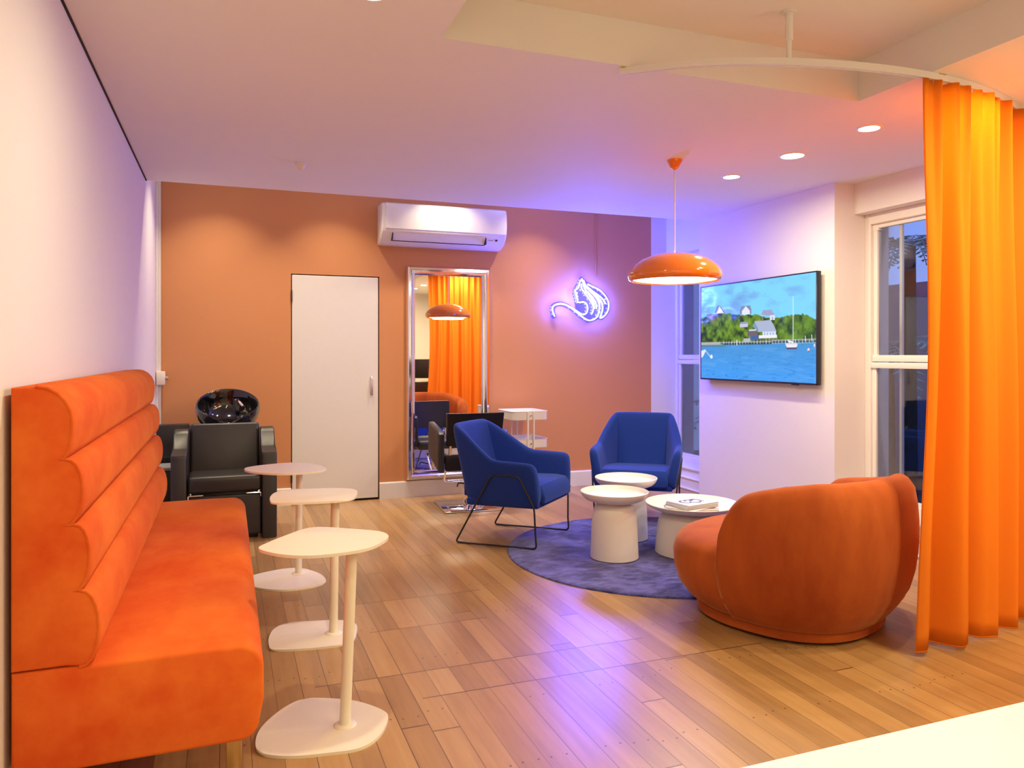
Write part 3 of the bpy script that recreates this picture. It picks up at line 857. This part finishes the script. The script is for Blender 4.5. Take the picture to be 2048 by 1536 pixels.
V = grid(bm, rows, False, True); bm.faces.new(V[0][::-1]); bm.faces.new(V[-1])
obj('track', bm, M['trim'], rail, False)
bm = bmesh.new(); tube(bm, [(0, 0, .013), (0, 0, .09)], .011, 14); tube(bm, [(0, 0, .088), (0, 0, ZR-ZT)], .016, 14)
obj('drop_rod', bm, M['trim'], rail)
bm = bmesh.new(); lathe(bm, [(0, 0), (.03, 0), (.03, -.008), (0, -.008)], 20, Matrix.Translation((0, 0, ZR-ZT))); obj('ceiling_flange', bm, M['trim'], rail)
for (x, y) in ((1.60, 2.86), (2.93, 2.44)):
    obj('end_clip', BX(x-2.183-.022, x-2.183+.022, y-2.529-.012, y-2.529+.012, .012, .0165), M['brass'], rail, False)
# arc-length parametrised path for the curtain
pts = [p for p in track]
S = [0]
for a, b in zip(pts, pts[1:]): S.append(S[-1] + (b-a).length)
def at_s(s):
    for i in range(len(S)-1):
        if s <= S[i+1] or i == len(S)-2:
            t = (s-S[i])/(S[i+1]-S[i]); p = pts[i].lerp(pts[i+1], t); d = (pts[i+1]-pts[i]).normalized(); return p, d
s0 = min(range(len(pts)), key=lambda i: abs(pts[i].x-2.83)); s0 = S[s0]; s1 = S[-1]-.03
L = s1-s0; NU = 420; NZ = 36; rows = []
zt, zb = ZT-.016, .018
rnd = random.Random(3)
ph = [rnd.uniform(-.5, .5) for _ in range(40)]; am = [rnd.uniform(.7, 1.25) for _ in range(40)]
for j in range(NZ+1):
    v = j/NZ; z = zt+(zb-zt)*v
    row = []
    for i in range(NU+1):
        u = i/NU
        p, d = at_s(s0 + L*u); nv = Vector((d.y, -d.x, 0))
        # folds: even waves at the heading, merging and widening lower down
        k1 = 15; k2 = 6.8
        w1 = math.sin(2*PI*k1*u + 1.2)
        w2 = math.sin(2*PI*k2*u + .35 + .5*math.sin(3*u+1.3*v))
        b = min(1, max(0, (v-.02)/.6)); b = b*b*(3-2*b)
        i0 = int(u*12); fr_ = u*12-i0; aa = am[i0]*(1-fr_)+am[i0+1]*fr_
        amp = (.024*(1-b) + .012*b)*w1 + (.016*(1-b) + .058*b)*w2*aa
        sk = .010*math.sin(2*v*3.1+u*9)*v
        e0 = min(1, u*14)
        off = nv*(amp*(.25+.75*e0)) + d*(sk*e0 + (.030*math.sin(PI*min(1, v*1.12))**2 - .055*v**3)*(1-u)**5)
        row.append((p.x+off.x, p.y+off.y, z + (.004*math.sin(u*40) if j == NZ else 0)))
    rows.append(row)
bm = bmesh.new(); grid(bm, rows)
cur = thing('curtain', 'full-height orange curtain hanging in folds from the curved rail at the right', 'curtain', (3.3, 2.5, 0))
o = obj('cloth', bm, M['curtain'], cur, angle=180); 
for v in o.data.vertices: v.co -= Vector((3.3, 2.5, 0))
md = o.modifiers.new('thick', 'SOLIDIFY'); md.thickness = .003
hm = [Vector(p) - Vector((3.3, 2.5, 0)) + Vector((0, 0, .004)) for p in rows[-1]]
o2 = obj('hem', tube(bmesh.new(), hm[::2], .004, 6), M['curtain'], cur)
sd = [Vector(r[0]) - Vector((3.3, 2.5, 0)) for r in rows]
obj('side_seam', tube(bmesh.new(), sd, .003, 6), M['curtain'], cur)
for k in range(26):
    p, d = at_s(s0 + L*(k+.3)/26)
    obj('glider', BX(p.x-3.3-.003, p.x-3.3+.003, p.y-2.5-.003, p.y-2.5+.003, ZT-.03, ZT-.0145), M['trim'], cur, False)

# ------------------------------------------------------------------ pendant lamp
pl = thing('pendant_lamp', 'glossy orange dome pendant lamp hanging over the white tables', 'lamp', (2.65, 4.11, 1.765))
top = [(.012, .178), (.03, .174), (.09, .168), (.16, .152), (.22, .126), (.265, .090), (.290, .050), (.294, .025), (.288, .006), (.275, -.004), (.268, .002), (.262, .012)]
obj('shade', lathe(bmesh.new(), top, 72), M['orange_gloss'], pl, angle=60)
obj('diffuser', lathe(bmesh.new(), [(0, -.010), (.12, -.008), (.20, -.003), (.255, .006), (.266, .010)], 56), M['lamp_disc'], pl)
obj('cord', tube(bmesh.new(), [(0, 0, .176), (0, 0, ZC-1.765-.05)], .0035, 8), M['cord'], pl)
obj('canopy', lathe(bmesh.new(), [(0, -.062), (.012, -.061), (.030, -.045), (.046, -.012), (.050, 0), (0, 0)], 32, Matrix.Translation((0, 0, ZC-1.765))), M['orange_gloss'], pl)
pl.rotation_euler = (0, 0, 0)

# ------------------------------------------------------------------ downlights
def downlight(x, y, label, r=.052, z=ZC, group='ceiling downlights', col=(1, .845, .55), power=10, spread=175):
    t = thing('downlight', label, 'ceiling light', (x, y, z), 0, group)
    obj('trim_ring', lathe(bmesh.new(), [(r, -.002), (r+.003, -.006), (r+.012, -.005), (r+.016, 0)], 36), M['trim'], t)
    obj('lens', lathe(bmesh.new(), [(0, -.003), (r, -.003)], 36), M['down_glow'], t)
    l = bpy.data.lights.new('downlight_lamp', 'AREA'); l.shape = 'DISK'; l.size = r*1.8; l.energy = power; l.color = col; l.spread = math.radians(spread)
    lo = bpy.data.objects.new('lamp', l); C.objects.link(lo); lo.parent = t; lo.location = (0, 0, -.009)
    return t
downlight(3.263, 4.353, 'recessed ceiling downlight nearest the television, farthest of the row of three', power=7)
downlight(3.27, 3.759, 'middle and largest-looking recessed downlight of the row of three by the curtain', .066, power=9)
downlight(3.262, 3.154, 'recessed downlight closest to the orange curtain in the row of three')
downlight(.457, 2.56, 'recessed downlight at the top edge of the picture above the orange bench')
downlight(3.27, 2.665, 'recessed downlight hidden just behind the top of the orange curtain', power=6.5)
for i, y in enumerate((1.75, 1.05, .35, -.35)):
    downlight(3.265, y, ['recessed downlight behind the curtain over the desk', 'second recessed downlight behind the curtain over the desk', 'third recessed downlight from the curtain over the desk', 'last recessed downlight over the desk by the rear wall'][i], power=13, col=(1, .80, .46))
downlight(.457, .9, 'unseen fill downlight added over the left wall behind the camera', power=6, col=(1, .80, .44))  # this lamp and the next are unseen, added for soft fill
downlight(.457, -.6, 'unseen fill downlight added in the rear left corner of the room', power=13, col=(1, .80, .44))
for i, (x, lab) in enumerate(((-.07, 'downlight above the shampoo chair in the high back strip'), (.86, 'downlight above the white door in the high back strip'), (1.81, 'downlight above the air conditioner in the high back strip'), (2.73, 'downlight above the trolley in the high back strip'))):
    downlight(x, 6.20, lab, z=ZU, group='downlights over the back wall', power=5.5, spread=88)

# ------------------------------------------------------------------ ceiling sensor, corner socket
sn = thing('ceiling_sensor', 'small white sensor on the lowered ceiling in front of the orange wall', 'sensor', (.44, 5.02, ZC))
obj('body', lathe(bmesh.new(), [(.034, 0), (.033, -.014), (.027, -.020)], 24), M['trim'], sn)
obj('lens', lathe(bmesh.new(), [(.027, -.020), (.022, -.036), (.010, -.044), (0, -.045)], 24), M['powder'], sn)
so = thing('isolator_switch', 'small cream switch box in the corner above the far end of the orange bench', 'switch', (-.515, 6.70, 1.105))
obj('box', BX(-.02, .045, -.04, .028, -.055, .055, .008, 2), M['powder'], so)
obj('knob', tube(bmesh.new(), [(.043, -.01, .0), (.066, -.01, .0)], .014, 14), M['grey_plastic'], so)

# ------------------------------------------------------------------ neon sign
nx, nz = 3.246, 1.847
ns = thing('neon_sign', 'blue-white neon sign of a woman\'s head with flowing hair on the pink-lit wall', 'neon sign', (nx, 6.70, nz))
KX, KZ = .00122, .00110
def nz_(pts): return [((x-630)*KX, 0, -(y-430)*KZ) for x, y in pts]
curves = [
 [(402, 596), (383, 545), (388, 510), (420, 488), (470, 483), (530, 508), (590, 552), (640, 592), (700, 625), (755, 612), (785, 575), (798, 520), (795, 470), (770, 420), (720, 370), (675, 325), (650, 285), (641, 255)],
 [(641, 255), (622, 285), (614, 318), (605, 340), (580, 362), (588, 382), (598, 386), (585, 402), (602, 412), (592, 428), (604, 440), (600, 458), (622, 467), (655, 463), (682, 480), (691, 515), (684, 555), (656, 574), (622, 562), (570, 528), (515, 498), (460, 484), (415, 492)],
 [(692, 302), (745, 325), (800, 352), (846, 395), (878, 450), (884, 500), (868, 550), (838, 588), (806, 601), (818, 560), (828, 515), (818, 465), (785, 415), (735, 362), (685, 322)],
 [(655, 268), (676, 315), (720, 352), (770, 385), (815, 418), (842, 448), (852, 474)],
 [(700, 345), (745, 378), (790, 425), (806, 460)],
 [(634, 300), (640, 345), (668, 378)],
 [(650, 300), (672, 352), (712, 392), (750, 440), (772, 490), (768, 520)],
 [(672, 365), (706, 400), (736, 445), (752, 490), (748, 522)],
 [(664, 382), (700, 425), (732, 470), (744, 510), (738, 545), (726, 570)],
]
NEON_W = .85; NEON_N = 0
for cpts in curves:
    P = catmull(nz_(cpts), 5)
    obj('neon_tube', tube(bmesh.new(), P, .0054, 8), M['neon'], ns)
    step = 4
    for q in P[2::step]:
        l = bpy.data.lights.new('neon_led', 'POINT'); l.energy = NEON_W; l.color = (.05, .075, 1); l.shadow_soft_size = .007
        lo = bpy.data.objects.new('neon_led', l); C.objects.link(lo); lo.parent = ns; lo.location = (q[0], -.016, q[2]); NEON_N += 1
bk = [(385, 612), (366, 545), (372, 500), (410, 470), (470, 464), (535, 488), (585, 526), (577, 450), (562, 370), (600, 290), (636, 236), (660, 248), (700, 283), (800, 336), (870, 393), (902, 480), (885, 560), (830, 617), (790, 615), (740, 637), (690, 642), (620, 602), (540, 537), (470, 507), (425, 512), (407, 545), (420, 598)]
obj('backing_board', prism(bmesh.new(), [(p.x, p.z) for p in catmull(nz_(bk), 4, True)], 'y', .012, .017), M['clear'], ns, False)
for (x, y) in ((410, 500), (650, 280), (860, 430), (700, 640)):
    p = nz_([(x, y)])[0]; obj('standoff', tube(bmesh.new(), [(p[0], .017, p[2]), (p[0], .05, p[2])], .006, 10), M['chrome'], ns)
cb_ = obj('neon_cable', tube(bmesh.new(), [(3.432, YB-.006, 2.07), (3.432, YB-.006, ZU)], .005, 8), M['orange']); tag(cb_, 'thin cable running up the wall from the neon sign', 'cable')

# ------------------------------------------------------------------ television
ty0, ty1, tz0, tz1 = 4.343, 5.785, 1.072, 1.905
tvx = 4.005
tv = thing('television', 'wall-mounted flat television showing a harbour with a sailing boat', 'television', (tvx, (ty0+ty1)/2, tz0))
W_ = ty1-ty0; H_ = tz1-tz0
obj('casing', BX(.0, .035, -W_/2, W_/2, 0, H_, .004, 2), M['black_plastic'], tv)
obj('wall_bracket', BX(.03, XP-tvx-.0005, -.25, .25, .2, .62), M['black_metal'], tv)
bm = bmesh.new(); bz = .010
for (a, b, c, d_) in ((-W_/2, W_/2, 0, bz+.004), (-W_/2, W_/2, H_-bz, H_), (-W_/2, -W_/2+bz, 0, H_), (W_/2-bz, W_/2, 0, H_)): box(bm, -.006, .004, a, b, c, d_, .002, 1)
obj('bezel', bm, M['black_plastic'], tv)
obj('logo_tab', BX(-.004, .012, -W_/2+.20, -W_/2+.27, -.008, .002, .002, 1), M['black_plastic'], tv)
# picture painted per vertex: u to the right as seen (towards -y), v downwards
GW, GH = 420, 236
uu, vv = np.meshgrid(np.linspace(0, 1, GW), np.linspace(0, 1, GH))
rs = np.random.RandomState(5)
def vnoise(fx, fy, seed, octv=4):
    out = np.zeros_like(uu); amp = 1.; tot = 0
    r = np.random.RandomState(seed)
    for o_ in range(octv):
        gx, gy = int(fx*2**o_)+2, int(fy*2**o_)+2
        g = r.rand(gy+1, gx+1)
        X = uu*(gx-1); Y = vv*(gy-1); xi = X.astype(int); yi = Y.astype(int)
        fx_, fy_ = X-xi, Y-yi; fx_ = fx_*fx_*(3-2*fx_); fy_ = fy_*fy_*(3-2*fy_)
        out += amp*((g[yi, xi]*(1-fx_)+g[yi, xi+1]*fx_)*(1-fy_)+(g[yi+1, xi]*(1-fx_)+g[yi+1, xi+1]*fx_)*fy_); tot += amp; amp *= .55
    return out/tot
img = np.zeros((GH, GW, 3))
def L3(*c): return np.array(lin(c))
sky = L3(128, 214, 252)[None, None]*(1-vv[..., None]*.0); cl = np.clip((vnoise(5, 6, 2, 5)-.40)*3.6, 0, 1)[..., None]
img[:] = sky*(1-cl*.75) + L3(112, 150, 222)*cl*.75
cl2 = np.clip((vnoise(3, 3, 9)-.55)*4, 0, 1)[..., None]*np.clip((.4-vv)*4, 0, 1)[..., None]; img[:] = img*(1-.6*cl2)+L3(165, 175, 225)*.6*cl2
# hill
hx = [0, .08, .2, .3, .42, .55, .62, .70, .80, .88, .94, 1.]; hy = [.34, .30, .30, .315, .335, .345, .385, .39, .375, .365, .38, .42]
ht = np.interp(uu, hx, hy) + (vnoise(60, 2, 4)-.5)*.035
hill = (vv > ht) & (vv < .63)
n1 = vnoise(26, 16, 7); n2 = vnoise(7, 5, 8)
g = np.clip((n1-.3)*2.4, 0, 1)[..., None]
gc = L3(38, 66, 30)*(1-g) + L3(120, 160, 40)*g
warm = np.clip((n2-.52)*5, 0, 1)[..., None]*np.clip((.30-uu)*6, 0, 1)[..., None]; gc = gc*(1-.6*warm)+L3(170, 130, 70)*.6*warm
far = np.clip((uu-.66)*6, 0, 1)[..., None]; gc = gc*(1-far*.45) + (L3(50, 84, 52)*(1-g)+L3(90, 130, 62)*g)*far*.45
img[hill] = gc[hill]
beach = (vv > .605) & (vv <= .645) & (uu < .20); img[beach] = L3(178, 180, 176)
# water
wat = vv > .635; wv = vnoise(30, 90, 12, 3); wv2 = vnoise(8, 40, 13, 3)
dp = np.clip((vv-.635)/.365, 0, 1)[..., None]
wc = L3(74, 150, 215)*(1-dp) + L3(66, 158, 245)*dp
k_ = np.clip((wv-.58)*5, 0, 1)[..., None]*(.35+.5*dp); wc = wc*(1-.55*k_) + L3(25, 92, 160)*.55*k_
k2 = np.clip((wv2-.55)*5, 0, 1)[..., None]; wc = wc*(1-.3*k2)+L3(110, 180, 245)*.3*k2
img[wat] = wc[wat]
gb = wat & (vv < .66) & (uu < .25); img[gb] = img[gb]*.5 + L3(90, 120, 70)*.5
def poly(pts, col):
    m = np.zeros_like(uu, bool); n = len(pts); j = n-1
    for i in range(n):
        (xi, yi), (xj, yj) = pts[i], pts[j]
        m ^= ((yi > vv) != (yj > vv)) & (uu < (xj-xi)*(vv-yi)/(yj-yi+1e-9)+xi); j = i
    img[m] = L3(*col)
def rect(a, b, c, d_, col): poly([(a, c), (b, c), (b, d_), (a, d_)], col)
# houses on the hill
poly([(.150, .300), (.185, .215), (.235, .300)], (226, 226, 240)); poly([(.140, .290), (.170, .215), (.190, .215), (.160, .300)], (120, 130, 170)); poly([(.185, .215), (.192, .215), (.245, .300), (.235, .300)], (120, 70, 90)); rect(.158, .162, .19, .26, (120, 120, 150))
poly([(.385, .33), (.385, .285), (.40, .245), (.48, .245), (.49, .29), (.49, .33)], (130, 140, 185)); poly([(.405, .335), (.405, .295), (.44, .248), (.475, .295), (.475, .335)], (228, 232, 246))
poly([(.575, .345), (.59, .305), (.66, .305), (.685, .36), (.62, .36)], (160, 162, 200)); rect(.648, .688, .36, .405, (222, 226, 240)); rect(.664, .672, .375, .405, (140, 150, 190))
rect(.385, .46, .42, .46, (196, 200, 222)); poly([(.375, .425), (.40, .405), (.45, .405), (.47, .43)], (150, 155, 185))
# boat house
poly([(.520, .515), (.518, .405), (.655, .405), (.680, .46), (.700, .515)], (172, 182, 212)); rect(.580, .592, .365, .41, (150, 120, 120)); rect(.585, .697, .515, .58, (212, 222, 240)); rect(.555, .705, .553, .582, (232, 238, 250)); poly([(.518, .41), (.50, .455), (.535, .50), (.555, .50)], (120, 160, 180))
for i in range(4): rect(.60+.024*i, .607+.024*i, .525, .55, (150, 170, 200))
rect(.455, .545, .50, .555, (110, 100, 110)); rect(.47, .53, .487, .503, (200, 205, 225)); rect(.48, .55, .555, .60, (70, 100, 165)); rect(.42, .48, .575, .612, (180, 185, 190))
for i in range(5): rect(.565+.03*i, .578+.03*i, .582, .62, (110, 95, 90))
rect(.20, .66, .612, .618, (170, 175, 180)); rect(.22, .66, .618, .640, (52, 70, 70)); rect(.66, 1., .598, .604, (165, 165, 170)); rect(.66, 1., .604, .612, (150, 150, 140)); rect(.66, 1., .612, .632, (70, 95, 110))
for i in range(30): rect(.23+.0257*i, .234+.0257*i, .598, .636, (186, 196, 205) if i % 3 else (220, 226, 230))
rect(.355, .362, .59, .645, (236, 240, 246)); rect(.92, .926, .57, .62, (226, 230, 236)); rect(.965, .969, .56, .62, (226, 230, 236))
# sailing boat
rect(.8285, .8345, .20, .65, (226, 232, 244)); poly([(.772, .640), (.866, .640), (.858, .678), (.785, .682)], (236, 232, 240)); poly([(.775, .676), (.862, .672), (.858, .690), (.785, .690)], (96, 70, 100)); poly([(.785, .598), (.83, .62), (.838, .632), (.80, .632)], (238, 240, 246)); rect(.806, .82, .628, .645, (150, 84, 60)); rect(.775, .86, .632, .643, (206, 214, 226))
poly([(.935, .712), (.937, .692), (.945, .680), (.953, .692), (.956, .712)], (236, 226, 232)); rect(.936, .956, .705, .712, (150, 110, 110)); rect(.982, .992, .645, .67, (220, 226, 240))
poly([(0, .78), (0, .70), (.045, .685), (.050, .70), (.02, .765)], (226, 232, 246)); poly([(.045, .70), (.052, .70), (.10, .765), (.095, .77)], (210, 222, 240))
m = ((uu-.108)/.013)**2 + ((vv-.765)/.021)**2 < 1; img[m] = L3(230, 238, 250)
bm_verts = []; me = bpy.data.meshes.new('screen')
ys = W_/2-bz*.9 - uu*(W_-bz*1.8); zs = H_-bz*.9 - vv*(H_-bz*1.9-.004)
co = np.stack([np.full_like(uu, -.003), ys, zs], -1).reshape(-1, 3)
idx = np.arange(GW*GH).reshape(GH, GW)
fc = np.stack([idx[:-1, :-1], idx[1:, :-1], idx[1:, 1:], idx[:-1, 1:]], -1).reshape(-1, 4)
me.from_pydata(co.tolist(), [], fc.tolist())
ca = me.color_attributes.new('picture', 'FLOAT_COLOR', 'POINT')
ca.data.foreach_set('color', np.concatenate([img.reshape(-1, 3), np.ones((GW*GH, 1))], 1).astype(np.float32).ravel())
k = NT('lit_screen'); at = k.n('ShaderNodeAttribute'); at.attribute_name = 'picture'
k.bsdf(**{'Base Color': (.01, .01, .012), 'Roughness': .08, 'Emission Color': at.outputs[0], 'Emission Strength': .60, 'Specular IOR Level': .06})
me.materials.append(k.m); scr = bpy.data.objects.new('screen', me); C.objects.link(scr); scr.parent = tv

# ------------------------------------------------------------------ white desk in the foreground and what the mirror shows of it
dk = thing('reception_desk', 'white desk top in the bottom right corner of the picture', 'desk', (2.0, .45, 0))
obj('desktop', BX(-1.6, 1.75, -.42, .384, .722, .75, .003, 2), plain('white_laminate', (.84, .84, .85), .4), dk)
obj('modesty_panel', BX(-1.45, 1.6, .25, .27, .12, .722), M['powder'], dk, False)
for x in (-1.5, 1.65):
    for y in (-.36, .28): obj('leg', BX(x-.025, x+.025, y-.025, y+.025, 0, .722, .004, 1), M['powder'], dk)
for (x, y, rz, lab) in ((3.02, .62, 20, 'black monitor on the white desk, left one in the mirror'), (3.33, .55, -12, 'black monitor on the white desk, right one in the mirror, by the curtain edge')):
    mo = thing('monitor', lab, 'monitor', (x, y, .75), math.radians(rz), 'monitors on the desk')
    obj('display_panel', BX(-.26, .26, -.015, .02, .13, .46, .008, 2), M['black_plastic'], mo)
    obj('neck', BX(-.03, .03, .015, .05, .01, .28, .006, 2), M['black_plastic'], mo)
    obj('foot', BX(-.12, .12, -.06, .12, 0, .012, .004, 1), M['black_plastic'], mo)
oc = thing('desk_chair', 'black office chair in front of the desk, seen only in the mirror', 'chair', (2.93, 1.28, 0), math.radians(180))
obj('seat', BX(-.24, .24, -.24, .24, .42, .50, .03, 3), M['leather'], oc)
obj('backrest', BX(-.22, .22, -.27, -.21, .52, .86, .03, 3), M['leather'], oc)
obj('back_stem', BX(-.03, .03, -.26, -.23, .44, .56), M['black_plastic'], oc)
obj('column', tube(bmesh.new(), [(0, 0, .07), (0, 0, .43)], .025, 12), M['chrome'], oc)
for k_i in range(5):
    a = 2*PI*k_i/5; bm = bmesh.new(); tube(bm, [(0, 0, .09), (.28*math.cos(a), .28*math.sin(a), .07)], [.025, .015], 8); tube(bm, [(.28*math.cos(a), .28*math.sin(a)-.02, .03), (.28*math.cos(a), .28*math.sin(a)+.02, .03)], .03, 12)
    obj('leg', bm, M['black_plastic'], oc)

# ------------------------------------------------------------------ light
def area(name, loc, size, power, col, rot=(0, 0, 0), sy=None, spread=180):
    l = bpy.data.lights.new(name, 'AREA'); l.energy = power; l.color = col; l.size = size; l.spread = math.radians(spread)
    if sy: l.shape = 'RECTANGLE'; l.size_y = sy
    o = bpy.data.objects.new(name, l); C.objects.link(o); o.location = loc; o.rotation_euler = rot; return o
# lamp in the pendant
p = area('pendant_bulb', (2.65, 4.11, 1.748), .40, 4.2, (1, .82, .58)); p.data.shape = 'DISK'

w = bpy.data.worlds.new('dusk'); sc.world = w; w.use_nodes = True
bg = w.node_tree.nodes['Background']; bg.inputs[0].default_value = (.16, .26, .62, 1); bg.inputs[1].default_value = 1.0

# ------------------------------------------------------------------ camera
cam = bpy.data.cameras.new('camera'); cam.sensor_width = 36; cam.lens = 1510/2048*36; cam.shift_y = -60/2048; cam.clip_start = .02
co_ = bpy.data.objects.new('camera', cam); C.objects.link(co_); co_.location = (0, 0, 1.3); co_.rotation_euler = (PI/2, 0, -math.radians(20.65))
sc.camera = co_
sc.view_settings.view_transform = 'Standard'; sc.view_settings.look = 'None'; sc.view_settings.gamma = 1
sc.view_settings.use_curve_mapping = False
sc.view_settings.exposure = .82
sc.cycles.max_bounces = 10
sc.cycles.use_denoising = True
